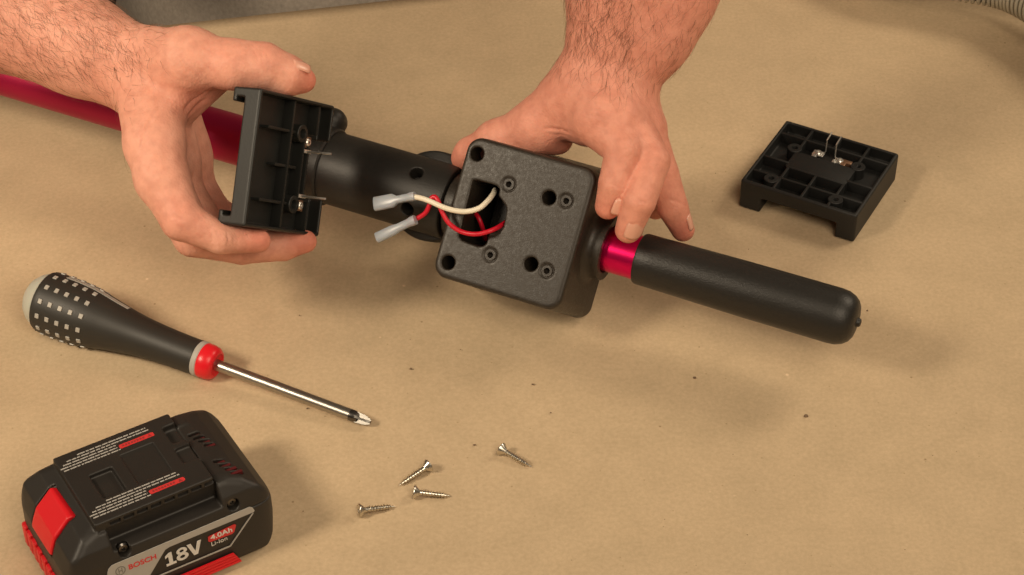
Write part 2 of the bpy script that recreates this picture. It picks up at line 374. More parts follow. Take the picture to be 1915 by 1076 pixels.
#@@BATTERY
# ------------------------------------------------------------------ battery pack
def battery():
    yaw = math.radians(31.5)
    ux = np.array([math.cos(yaw), math.sin(yaw), 0]); uy = np.array([-math.sin(yaw), math.cos(yaw), 0]); uz = np.array([0, 0, 1.0])
    O = P(203, 985, 48); O[2] = 0
    T = thing('battery_pack', 'black and red rechargeable tool battery marked 18V at the lower left', 'battery', (ux, uy, uz), O)
    loc = lambda p: np.array([(p - O) @ ux, (p - O) @ uy, (p - O) @ uz])
    F = Field((-32, -16, -1), (88, 68, 56), 0.6)
    prof = [(-21, 0), (-25.5, 8), (-26.5, 18), (-26, 30), (-22, 39), (-14, 46.5), (-5, 49.5), (50, 49.5), (60, 48.5), (68, 45.5), (75, 40), (80, 33.5), (82.6, 27), (83, 18), (80, 6), (75, 0)]
    d = poly_sdf(prof, F.X[:, :, 0], F.Z[0]) [:, None, :]
    wall = [(-8.5, 0), (-11, 6), (-10.6, 12), (-7.7, 33), (-5.5, 41), (-1, 48), (4, 52), (48, 52), (53, 48), (57.5, 41), (59.7, 33), (62.6, 12), (63, 6), (60.5, 0)]
    w = poly_sdf(wall, F.Y[0], F.Z[0])[None]
    ax, ay = abs(F.X - 28.2) - 55 + 16, abs(F.Y - 26) - 37.2 + 16
    plan = np.sqrt(np.maximum(ax, 0) ** 2 + np.maximum(ay, 0) ** 2) + np.minimum(np.maximum(ax, ay), 0) - 16
    f = smax(smax(d, w, 3.0), plan, 3.0)
    body = f.copy()
    # red release button on the sloped end
    o = np.array([-15.5, 0, 45.3]); t1 = unit(np.array([-9.5, 0, -17.5])); n_ = unit(np.array([-17.5, 0, 9.5])); yv = np.array([0, 1.0, 0])
    # corners measured on the sloped plane
    ow = O + ux * o[0] + uz * o[2]; nw = ux * n_[0] + uz * n_[2]
    quad = []
    for px, py in ((91, 911), (127, 966), (101, 1040), (64, 986)):
        p = loc(PN(px, py, ow, nw)) - o; quad.append((p @ t1, p[1]))
    ta = (F.X - o[0]) * t1[0] + (F.Z - o[2]) * t1[2]
    pq = poly_sdf(quad, (ta + 0 * F.Y).astype(np.float32), (F.Y + 0 * ta).astype(np.float32))
    end = np.where((F.X < -9) & (F.Z > 16), 0, 9)
    f = smax(f, -np.maximum(pq - 0.9 + end, -(body + 1.6)), 0.4)
    K = Field((-32, -16, -1), (88, 68, 56), 0.6); K.f = smax(smax(body - 0.6, pq + .1 + end, 0.9), -(body + 5), .5).astype(np.float32)
    keep_largest(from_arrays('release_button', *K.mesh(), M['red'], T, 60))
    for y0, y1 in ((-30, 2.2), (49.8, 90)):
        f = smax(f, -box_sdf(F, -1.5, 54.5, y0, y1, 37.2, 90, 1.2), 1.2)
    f = smax(f, -box_sdf(F, -5, 54.5, -30, 90, 47.0, 90, 0), 1.0)
    f = smin(f, box_sdf(F, -6.5, 54, 0, 52, 46.8, 52, 0.8), 0.8)
    # recesses in the sliding plate and the contact end
    f = smax(f, -box_sdf(F, 4, 15.5, 14.5, 32, 49.3, 60, 0.6), 0.6)
    f = smax(f, -box_sdf(F, 22, 39, 15, 37, 51.0, 60, 0.3), 0.4)
    f = smax(f, -box_sdf(F, 47, 62, 31, 44, 48.0, 60, 1.5), 0.8)
    f = smax(f, -box_sdf(F, 46, 56, 16, 27, 50.0, 60, 0.8), 0.6)
    for k in range(8):
        x0 = 1 + k * 6.9
        f = smax(f, -box_sdf(F, x0, x0 + 5.1, -2, 1.6, 48.1, 50.3, 0.3), 0.3)
    for (sx, sy) in [(57 + k * 1.2, 36 - 3.3 * k) for k in range(4)] + [(59.5 + k * 1.5, 13 - 3.3 * k) for k in range(4)]:
        f = smax(f, -box_sdf(F, sx, sx + 6, sy - 0.9, sy + 0.9, 42, 60, 0.3), 0.3)
    # seam between the two shells
    f = smax(f, -(abs(F.Z - 30.8 + 0.0 * F.X) - 0.35 + 0 * F.Y + np.where((F.X > 50) & (f > -1.2), 0, 9)), 0.3)
    # screw wells in the shoulder
    for sx, sz in ((3.6, 35.2), (59.8, 36.0)):
        c = np.sqrt((F.X - sx) ** 2 + (F.Z - sz) ** 2) - 3.1
        f = smax(f, -np.maximum(c, F.Y + 2.5), 0.6)
    F.f = f.astype(np.float32)
    v, q = F.mesh(); from_arrays('case', v, q, M['case'], T, 50)
    for sx, sz in ((3.6, 35.2), (59.8, 36.0)):
        fr = np.array([[0, -1.0, 0], [0, 0, 1.0], [-1.0, 0, 0]])
        v, q = join(lathe([(0, 2.9), (1.6, 2.9), (2.4, 2.2), (2.4, 1.0), (1.4, 0.9), (1.4, 0.0)], 20, fr, (sx, -2.4, sz)))
        from_arrays('case_screw', v, q, M['tip'], T)
    for (sx, sy) in [(57 + k * 1.2, 36 - 3.3 * k) for k in range(4)] + [(59.5 + k * 1.5, 13 - 3.3 * k) for k in range(4)]:
        box('contact_slot', M['red_dark'], T, sx + .1, sx + 5.9, sy - .75, sy + .75, 42.5, 46.0, bev=0)
    # red rubber ridges low on the button end
    for k in range(8):
        y = 50 - 6.2 * k
        box('rubber_ridge', M['red'], T, -27.6, -22, y - 2.6, y + 2.6, 5, 19 - 0.2 * k, bev=1.0)
    # near wall: label, lettering, red stripes
    wn = unit(np.array([0, -1.0, 0.137])); wu = unit(np.array([0, 0.137, 1.0])); wo = np.array([0, -7.85, 33.0])
    W_o = O + uy * wo[1] + uz * wo[2]; W_n = uy * wn[1] + uz * wn[2]
    def wall2(zx, zy):                       # zoomed label view -> wall coordinates
        p = loc(PN(200 + zx / 5.632, 900 + zy / 5.632, W_o, W_n)) - wo; return p[0], p @ wu
    fr = (np.array([1.0, 0, 0]), wu, wn)
    def flat(name, zpts, m, h, base=0.0):
        v, q = prism([wall2(*z) for z in zpts], fr, wo + wn * base, h); return from_arrays(name, v, q, m, T, 30)
    lb = flat('side_label', [(5, 960), (15, 925), (50, 885), (1500, 270), (1530, 275), (1552, 305), (1545, 322), (660, 688), (610, 720), (450, 990), (380, 1110), (-30, 1260)], M['print_grey'], 0.35)
    for a, b_ in (((1536, 335), (1298, 682)), ((1298, 682), (420, 1050))):
        a2, b2 = np.array(wall2(*a)), np.array(wall2(*b_)); dd = unit(b2 - a2); nn = np.array([-dd[1], dd[0]]) * .33
        v, q = prism([a2 - nn, b2 - nn, b2 + nn, a2 + nn], fr, wo, 0.35)
        o_ = from_arrays('label_outline', v, q, M['print_grey'], T, 30)
    flat('capacity_box', [(1062, 592), (1085, 575), (1340, 452), (1358, 460), (1338, 535), (1318, 552), (1085, 640), (1066, 632)], M['print_red'], 0.30)
    for k in range(4):
        a = (1330 + k * 22, 752 + k * 21); n0 = (1330 + k * 22 + 17, 752 + k * 21 + 16)
        dz = np.array((-1100, 470))
        pts = [a, n0, tuple(np.array(n0) + dz), tuple(np.array(a) + dz)]
        flat('red_stripe', pts, M['red'], 1.1)
    # lettering
    def text(body, z_ll, z_lr, zh, m, name, bold=0.0, shear=0.0, base=0.3):
        cu = bpy.data.curves.new(name, 'FONT'); cu.body = body; cu.size = 1; cu.offset = bold; cu.shear = shear; cu.extrude = 0.012
        tmp = bpy.data.objects.new(name, cu); col.objects.link(tmp)
        dg = bpy.context.evaluated_depsgraph_get(); me = bpy.data.meshes.new_from_object(tmp.evaluated_get(dg))
        bpy.data.objects.remove(tmp)
        co = np.array([w_.co for w_ in me.vertices]); mn, mx_ = co.min(0), co.max(0)
        a, b_, c = np.array(wall2(*z_ll)), np.array(wall2(*z_lr)), np.array(wall2(*zh))
        xd = b_ - a; L_ = np.linalg.norm(xd); xd /= L_; H_ = abs((c - a) @ np.array([-xd[1], xd[0]]))
        yd = np.array([-xd[1], xd[0]])
        for w_, p in zip(me.vertices, co):
            p2 = a + xd * (p[0] - mn[0]) / (mx_[0] - mn[0]) * L_ + yd * (p[1] - mn[1]) / (mx_[1] - mn[1]) * H_
            p3 = wo + fr[0] * p2[0] + wu * p2[1] + wn * (base + (0.22 if p[2] > 0 else 0))
            w_.co = Vector(p3 * S)
        o_ = bpy.data.objects.new(name, me); col.objects.link(o_); me.materials.clear(); me.materials.append(m); o_.parent = T; return o_
    text('BOSCH', (232, 930), (520, 810), (222, 880), M['print_red'], 'maker_lettering', bold=0.02)
    # heavy slab figures of the voltage mark, drawn as outlines on the wall
    a, b_, c = (np.array(wall2(*z)) for z in ((626, 900), (1012, 738), (584, 782)))
    xd = unit(b_ - a); yd = np.array([-xd[1], xd[0]]); kx = np.linalg.norm(b_ - a) / 2.30; ky = abs((c - a) @ yd)
    W = lambda pts: [a + xd * p * kx + yd * q_ * ky for p, q_ in pts]
    def outline(name, parts):
        v, q = join(*[prism(W(p), fr, wo + wn * z0, .26) for p, z0 in parts]); from_arrays(name, v, q, M['print_white'], T, 30)
    outline('figure_one', [([(.02, 0), (.64, 0), (.64, .17), (.45, .17), (.45, 1), (.27, 1), (.02, .82), (.02, .63), (.21, .74), (.21, .17), (.02, .17)], 0.05)])
    def loop(cx, cy, rx, ry, ix, iy, z0):
        out = []
        for k in range(22):
            t0, t1_ = 2 * math.pi * k / 22, 2 * math.pi * (k + 1) / 22
            out.append(([(cx + rx * math.cos(t0), cy + ry * math.sin(t0)), (cx + rx * math.cos(t1_), cy + ry * math.sin(t1_)), (cx + ix * math.cos(t1_), cy + iy * math.sin(t1_)), (cx + ix * math.cos(t0), cy + iy * math.sin(t0))], z0))
        return out
    outline('figure_eight', loop(1.05, .285, .37, .285, .155, .135, .05) + loop(1.05, .75, .33, .25, .135, .11, .08))
    outline('letter_v', [([(1.40, 1), (1.65, 1), (1.86, .30), (2.06, 1), (2.30, 1), (1.98, 0), (1.73, 0)], .05)])
    text('4.0Ah', (1092, 618), (1318, 525), (1084, 572), M['print_white'], 'capacity_lettering', bold=0.02, base=0.28)
    text('Li-Ion', (1103, 684), (1268, 615), (1098, 645), M['print_white'], 'chemistry_lettering', base=0.05)
    # round emblem: ring with an armature
    c = np.array(wall2(140, 940)); ring = []
    for k in range(20):
        a0, a1 = 2 * math.pi * k / 20, 2 * math.pi * (k + 1) / 20
        ring.append(prism([c + 2.6 * np.array([math.cos(a0), math.sin(a0)]), c + 2.6 * np.array([math.cos(a1), math.sin(a1)]), c + 2.1 * np.array([math.cos(a1), math.sin(a1)]), c + 2.1 * np.array([math.cos(a0), math.sin(a0)])], fr, wo + wn * .3, .2))
    for dx in (-1.0, 0.6): ring.append(prism([c + np.array(p) for p in ((dx, -1.5), (dx + .4, -1.5), (dx + .4, 1.5), (dx, 1.5))], fr, wo + wn * .3, .2))
    ring.append(prism([c + np.array(p) for p in ((-.6, -.25), (.6, -.25), (.6, .25), (-.6, .25))], fr, wo + wn * .3, .2))
    v, q = join(*ring); from_arrays('emblem', v, q, mat('emblem_grey', (.2, .19, .17), .5), T)
    # fine print and red warning boxes on the sliding plate
    fz = np.eye(3)
    def fine_print(x0, y_top, name):
        qs = []
        for r_ in range(5):
            y = y_top - r_ * 1.85
            xa = x0 + (10.5, 4.5, 2, 0, 1.0)[r_]; xb = x0 + (46, 47, 29, 29, 30)[r_]
            x = xa
            while x < xb:
                wl = rng.uniform(1.1, 4.2); x2 = min(x + wl, xb); hh = 0.72
                qs.append(prism([(x, y), (x2, y), (x2, y + hh), (x, y + hh)], fz, (0, 0, 51.95), 0.16)); x = x2 + rng.uniform(.35, .6)
        v, q = join(*qs); o_ = from_arrays(name, v, q, M['print_grey'], T, 30); o_['kind'] = 'stuff'
        y = y_top - 6.2
        v, q = prism([(x0 + 30.5, y - 0.6), (x0 + 47.5, y - 0.6), (x0 + 48, y), (x0 + 48, y + 1.7), (x0 + 47.4, y + 2.2), (x0 + 30.5, y + 2.2), (x0 + 30, y + 1.6), (x0 + 30, y)], fz, (0, 0, 51.95), .15)
        from_arrays('warning_box', v, q, M['print_red'], T, 30)
        tri = prism([(x0 + 44.6, y), (x0 + 46.8, y), (x0 + 45.7, y + 1.8)], fz, (0, 0, 52.0), .18)
        bars = [prism([(x0 + 31.5 + 1.5 * i, y + .2), (x0 + 32.5 + 1.5 * i, y + .2), (x0 + 32.5 + 1.5 * i, y + 1.4), (x0 + 31.5 + 1.5 * i, y + 1.4)], fz, (0, 0, 52.0), .16) for i in range(8)]
        v, q = join(tri, *bars); from_arrays('warning_print', v, q, mat('warning_ink', (.30, .03, .03), .5), T, 30)
    fine_print(-6.0, 47.6, 'fine_print'); fine_print(-6.0, 11.8, 'fine_print')
    return T
battery()
#@@DRIVER
# ------------------------------------------------------------------ screwdriver
def screwdriver():
    a, b_ = P(53, 551, 17.0), P(693, 790, 3.3)
    ex = unit(b_ - a); L_ = np.linalg.norm(b_ - a); ey = unit(np.cross([0, 0, 1.0], ex)); ez = np.cross(ex, ey)
    T = thing('screwdriver', 'screwdriver with black dotted grip, red collar and bare steel shaft', 'screwdriver', (ex, ey, ez), a)
    ln = lambda n, pr, m, ns=48: from_arrays(n, *lathe(pr, ns), M[m], T, 35)
    ln('butt_cap', [(0, 0), (.4, 4), (1.5, 7.5), (3.5, 10.8), (6.5, 13.6), (10, 15.4), (14, 16.3), (18, 16.3)], 'butt')
    # grip: dished front end, bulb, neck
    g = [(12.5, 15.9), (12.2, 16.9), (13.5, 17.3), (24, 17.6), (34, 17.3), (43, 16.3), (52, 14.3), (61, 12.8), (69, 11.5), (78, 10.6), (90, 9.95), (102, 9.7), (108, 9.7), (108.3, 9.3)]
    gx = np.linspace(13.5, 108, 60); kx = [p[0] for p in g[2:-1]]; kr = [p[1] for p in g[2:-1]]
    rr = np.interp(gx, kx, kr); rr = np.convolve(np.pad(rr, 3, mode='edge'), np.ones(7) / 7, 'valid')
    grip = ln('grip', g[:2] + list(zip(gx, rr)) + g[-1:], 'grip_black', 64)
    ln('ring', [(108.2, 0), (108.2, 9.6), (108.8, 9.9), (111, 9.8), (111.4, 9.4), (111.4, 0)], 'grip_grey')
    ln('collar', [(111.2, 0), (111.2, 9.3), (112, 9.7), (115, 9.6), (118, 8.9), (119.6, 7.6), (120.0, 6.4), (119.2, 5.3), (119.0, 0)], 'driver_red')
    ln('shaft', [(118, 0), (118, 3.1), (L_ - 12, 3.1), (L_ - 12, 0)], 'steel', 24)
    # cross-shaped tip
    ln('tip_collar', [(L_ - 12, 3.13), (L_ - 9.5, 3.13), (L_ - 7.5, 2.4), (L_ - 7, 0)], 'tip', 24)
    vv = []
    for k in range(2):
        fr = [np.array([1.0, 0, 0]), *( (np.array([0, math.cos(t), math.sin(t)]) for t in (math.pi / 4 + k * math.pi / 2, math.pi / 4 + k * math.pi / 2 + math.pi / 2)))]
        pr = [(L_ - 8.5, -2.9), (L_ - 3.5, -2.5), (L_ - 1, -1.7), (L_, -1.1), (L_, 1.1), (L_ - 1, 1.7), (L_ - 3.5, 2.5), (L_ - 8.5, 2.9)]
        vv.append(prism(pr, fr, -fr[2] * .55, 1.1))
    from_arrays('cross_tip', *join(*vv), M['flute'], T, 30)
    # raised grey grip dots, five along and twelve round
    me = None; rad = lambda x: float(np.interp(x, gx, rr))
    bm = bmesh.new(); add_box(bm, -1.15, 1.15, -1.3, 1.3, -0.6, 0.16, bev=.12, seg=1); bmesh.ops.scale(bm, vec=(S, S, S), verts=bm.verts)
    dm = bpy.data.meshes.new('grip_dot'); bm.to_mesh(dm); bm.free(); dm.materials.append(M['grip_grey'])
    for i in range(5):
        for k in range(13):
            x = 17.5 + i * 6.3; an = math.radians(-3 + k * 27.7); r_ = rad(x)
            o = bpy.data.objects.new('grip_dot', dm); col.objects.link(o); o.parent = grip
            n_ = Vector((0, math.cos(an), math.sin(an))); t_ = Vector((0, -math.sin(an), math.cos(an)))
            slope = (rad(x + 1) - rad(x - 1)) / 2; xx = Vector((1, 0, 0)) + n_ * slope; xx.normalize(); n_ = t_.cross(xx) * -1
            o.matrix_local = Matrix(((xx[0], t_[0], n_[0], x * S), (xx[1], t_[1], n_[1], Vector((0, math.cos(an), math.sin(an)))[1] * r_ * S), (xx[2], t_[2], n_[2], math.sin(an) * r_ * S), (0, 0, 0, 1)))
    # pale inlay strip along the far flank of the grip
    pts = []
    v, f = [], []
    xs = np.linspace(22, 62, 24)
    for x in xs:
        for da in (-6, 6):
            an = math.radians(62 + da); r_ = rad(x) + .25; v.append((x, r_ * math.cos(an), r_ * math.sin(an)))
        for da in (6, -6):
            an = math.radians(62 + da); r_ = rad(x) - .8; v.append((x, r_ * math.cos(an), r_ * math.sin(an)))
    for i in range(len(xs) - 1):
        for k in range(4): f.append((i * 4 + k, i * 4 + (k + 1) % 4, i * 4 + 4 + (k + 1) % 4, i * 4 + 4 + k))
    from_arrays('inlay_strip', v, f, M['grip_grey'], T, 30)
screwdriver()

# ------------------------------------------------------------------ loose screws
def screw_meshes():
    L_ = 18.5
    hd, hf = lathe([(0, 0), (0.9, .55), (.9, 1.2), (0.0, 1.5), (0, 3.35), (.35, 3.55), (.8, 3.4), (2.9, 1.55), (3.4, 1.3)], 28)
    core = lathe([(2.8, 1.45), (4.2, 1.25), (14.5, 1.05), (L_, .05)], 16)
    n, turns = 18, 9; v, f = [], []
    for i in range(n * turns + 1):
        t = i / n; x = 4.2 + t * 1.5; fade = min(1, (L_ - x) / 4.0, (t + .3) / 1.0); a = 2 * math.pi * t; rc = np.interp(x, [4, 14.5, L_], [1.2, 1.0, .05]); ro = rc + .75 * max(fade, .05)
        for dx, r_ in ((-.42, rc * .8), (0, ro), (.30, rc * .8)): v.append((x + dx, r_ * math.cos(a), r_ * math.sin(a)))
    for i in range(n * turns):
        for k in range(2): f.append((i * 3 + k, i * 3 + k + 1, i * 3 + k + 4, i * 3 + k + 3))
    return (hd, hf), join(core, (v, f))
SCREWS = [((671, 955), (739, 947), 'flat-headed screw lying lowest of the four, point to the right'),
          ((773, 920), (843, 928), 'flat-headed screw just under the tilted one, point to the right'),
          ((803, 870), (746, 908), 'flat-headed screw with its head up right and point down left'),
          ((936, 839), (995, 874), 'flat-headed screw lying apart on the right, point down right')]
proto = None
for (h_, t_, lab) in SCREWS:
    a = P(*h_, 3.3); b_ = P(*t_, 0.6)
    if not proto:
        T = thing('screw', lab, 'screw', group='loose screws on the paper')
        hm, sm = screw_meshes()
        proto = [T, from_arrays('screw_head', *hm, M['zinc'], T, 35), from_arrays('screw_thread', *sm, M['zinc'], T, 50)]
        root = T
    else:
        root = proto[0].copy(); col.objects.link(root); root['label'] = lab
        for c in proto[1:]:
            d = c.copy(); col.objects.link(d); d.parent = root
    ex = unit(b_ - a); ey = unit(np.cross([0, 0, 1.0], ex)); ez = np.cross(ex, ey); k = np.linalg.norm(b_ - a) / 18.5
    mw = Matrix.Identity(4)
    roll = random.uniform(0, 6); c_, s_ = math.cos(roll), math.sin(roll); y2, z2 = ey * c_ + ez * s_, ez * c_ - ey * s_
    for i in range(3): mw[i][0], mw[i][1], mw[i][2], mw[i][3] = float(ex[i] * k), float(y2[i]), float(z2[i]), float(a[i]) * S
    root.matrix_world = mw
#@@PLATES
# ------------------------------------------------------------------ adapter plates
def ring_part(name, m, T, c, r0, r1, z0, z1, n=20, parent=None):
    fr = np.array([[0, 0, 1.0], [1.0, 0, 0], [0, 1.0, 0]])
    v, f = lathe([(z0, r0), (z1 - .3, r0), (z1, r0 - .3), (z1, r1 + .2), (z1 - .3, r1), (z0 + .4, r1), (z0 + .4, 0)], n, fr, (c[0], c[1], 0))
    return from_arrays(name, v, f, m, parent or T, 35)
def terminal_screw(T, c, z, n_=None):
    fr = np.array([[0, 0, 1.0], [1.0, 0, 0], [0, 1.0, 0]])
    v, f = join(lathe([(z, 2.2), (z + .8, 2.2), (z + 1.4, 1.6), (z + 1.4, .7), (z + .7, .6), (z + .7, 0)], 18, fr, (c[0], c[1], 0)))
    return from_arrays('terminal_screw', v, f, M['tin'], T, 35)

def loose_plate():
    yaw = math.radians(-28.6)
    ux = np.array([math.cos(yaw), math.sin(yaw), 0]); uy = np.array([-math.sin(yaw), math.cos(yaw), 0])
    O = np.array([183.2, 88.1, 0]); Wd, Dp = 73.0, 69.5
    T = thing('adapter_plate', 'black ribbed battery adapter plate lying loose on the paper at right', 'adapter plate', (ux, uy, np.array([0, 0, 1.0])), O, 'black battery adapter plates')
    X = lambda u: (u - .5) * Wd
    Y = lambda v_: (v_ - .5) * Dp
    F = Field((-39, -37, -1), (39, 37, 22), 0.5)
    f = box_sdf(F, -Wd / 2, Wd / 2, -Dp / 2, Dp / 2, 0, 20, 1.6)
    f = smax(f, -box_sdf(F, -Wd / 2 + 13.5, Wd / 2 - 12, -60, 60, -9, 10.5, 1.2), 1.0)
    f = smax(f, -box_sdf(F, -Wd / 2 + 2.4, Wd / 2 - 2.4, -Dp / 2 + 2.4, Dp / 2 - 2.4, 12.6, 40, 1.0), .8)
    F.f = f.astype(np.float32); from_arrays('frame', *F.mesh(), M['plate_dark'], T, 50)
    def rib_a(u0, u1, v_, w=1.7): box('rib', M['plate_dark'], T, X(u0), X(u1), Y(v_) - w / 2, Y(v_) + w / 2, 12.3, 19.5, bev=.35)
    def rib_b(v0, v1, u, w=1.7): box('rib', M['plate_dark'], T, X(u) - w / 2, X(u) + w / 2, Y(v0), Y(v1), 12.3, 19.4, bev=.35)
    rib_a(.03, .97, .20); rib_a(.03, .25, .43); rib_a(.75, .97, .43); rib_a(.03, .97, .81)
    rib_a(.25, .75, .375)
    rib_b(.03, .20, .27); rib_b(.03, .20, .51); rib_b(.03, .20, .74); rib_b(.20, .38, .27); rib_b(.20, .38, .51); rib_b(.20, .38, .75)
    rib_b(.60, .97, .25); rib_b(.81, .97, .50); rib_b(.60, .97, .75)
    box('centre_web', M['plate_dark'], T, X(.235), X(.765), Y(.38), Y(.62), 12.3, 19.3, bev=.5)
    for u, v_ in ((.215, .65), (.765, .66), (.208, .15), (.768, .135)):
        ring_part('screw_boss', M['plate_dark'], T, (X(u), Y(v_)), 4.4, 1.7, 12.4, 19.8)
    box('terminal_well', M['case_dark'], T, X(.33), X(.68), Y(.62), Y(.80), 12.4, 15.0, bev=.3)
    for (cx, cy, sx_, sy_, h_) in ((.655, .70, 3.2, 1.6, 19.0), (.64, .655, 1.5, 2.4, 19.4), (.56, .655, 1.2, 1.8, 19.2), (.385, .655, 1.4, 1.2, 19.0)):
        box('contact_clip', M['copper'] if cx > .6 else M['tin'], T, X(cx) - sx_, X(cx) + sx_, Y(cy) - sy_, Y(cy) + sy_, 14.8, h_ - .6, bev=.35)
    for (u, v_, su) in ((.455, .70, .405), (.545, .68, .60)):
        x, y = X(u), Y(v_) + 2.4; z0 = 18.4
        pts = [(X(su), y - 1.5, z0), (x - .5 if su < u else x + .5, y - .5, z0), (x, y, z0 + 1.0), (x, y, z0 + 9.2), (x + .3, y + 1, z0 + 10.2), (x + .8, y + 5.0, z0 + 12.0)]
        v, q = tube(pts, .45, 8); from_arrays('terminal_pin', v, q, M['tin'], T, 40)
        w = 3.4
        box('terminal_tab', M['tin'], T, X(su) - w, X(su) + w, y - 4.5, y + .5, z0 - 1.2, z0 - .3, bev=.2)
        terminal_screw(T, (X(su), y - 2.2), z0 - .4)
loose_plate()

def held_plate():
    l = unit(.124 * R + .985 * U + .007 * B); g = unit(.467 * R - .025 * U - .884 * B); g = unit(g - l * (g @ l)); n = -np.cross(l, g)
    # local frame: x = g (depth), y = l (length), z = n  must be right handed
    if np.cross(g, l) @ n < 0: n = -n
    tl = PD(437, 161, 104)                                  # leg tip, top of the nearer side
    Ln, Dp, Th = 71.5, 70.0, 17.6
    O = tl - l * (Ln / 2)
    T = thing('adapter_plate', 'black battery adapter plate held upright between thumb and fingers, two pins out', 'adapter plate', (g, l, n), O, 'black battery adapter plates')
    h = Ln / 2
    F = Field((-2, -h - 2, -1), (Dp + 2, h + 2, Th + 2), 0.5)
    f = box_sdf(F, 0, Dp, -h, h, 0, Th, 1.2)
    f = smax(f, -box_sdf(F, -9, 99, -h + 7.5, h - 7.5, -9, 7.4, .8), .8)
    f = smax(f, -box_sdf(F, -9, 10, -h + 5.0, h - 5.0, 2.8, 7.6, .5), .5)
    f = smax(f, -box_sdf(F, 2.2, Dp - 2.0, -h + 2.0, h - 2.0, 9.4, 40, .8), .8)
    f = smax(f, -box_sdf(F, Dp - 12, Dp + 20, -h + 20, h - 20, -9, 40, 1.5), .8)
    F.f = f.astype(np.float32); from_arrays('frame', *F.mesh(), M['plate'], T, 50)
    bx = lambda *a, m='plate', nm='rib', bev=.35: box(nm, M[m], T, *a, bev=bev)
    bx(34, 35.6, -h + 2, h - 2, 9.2, 15.8)
    for y in (17.5, -1, -20.5): bx(14 if y != -1 else 24, 44, y - .8, y + .8, 9.2, 15.0)
    bx(46.5, 47.9, -17, 16, 9.2, 16.4); bx(51, 52.4, -17, 16, 9.2, 16.4)
    bx(57, 58.5, 18, h - 2, 9.2, 16.2); bx(57, 58.5, -h + 2, -18, 9.2, 16.2)
    for y in (17.5, -20.5): ring_part('screw_boss', M['plate'], T, (44, y), 4.8, 2.6, 9.2, 16.6)
    for y, s_ in ((8.5, 1), (-15.5, -1)):
        box('contact_clip', M['copper'], T, 47.8, 54.2, y + s_ * 5 - 2.9, y + s_ * 5 + 2.9, 14.4, 15.3, bev=.2)
        box('terminal_tab', M['tin'], T, 46.5, 53, y - 1, y + 1, 16.5, 17.2, bev=.2)
        v, q = tube([(48.5, y, 14.6), (48.5, y, 24), (49, y, 32.5)], .55, 8); from_arrays('terminal_pin', v, q, M['tin'], T, 40)
        box('terminal_well', M['case_dark'], T, 47.5, 54.5, y + s_ * 5 - 3.2, y + s_ * 5 + 3.2, 14.0, 15.0, bev=.2)
        terminal_screw(T, (51, y + s_ * 5), 15.2)
held_plate()
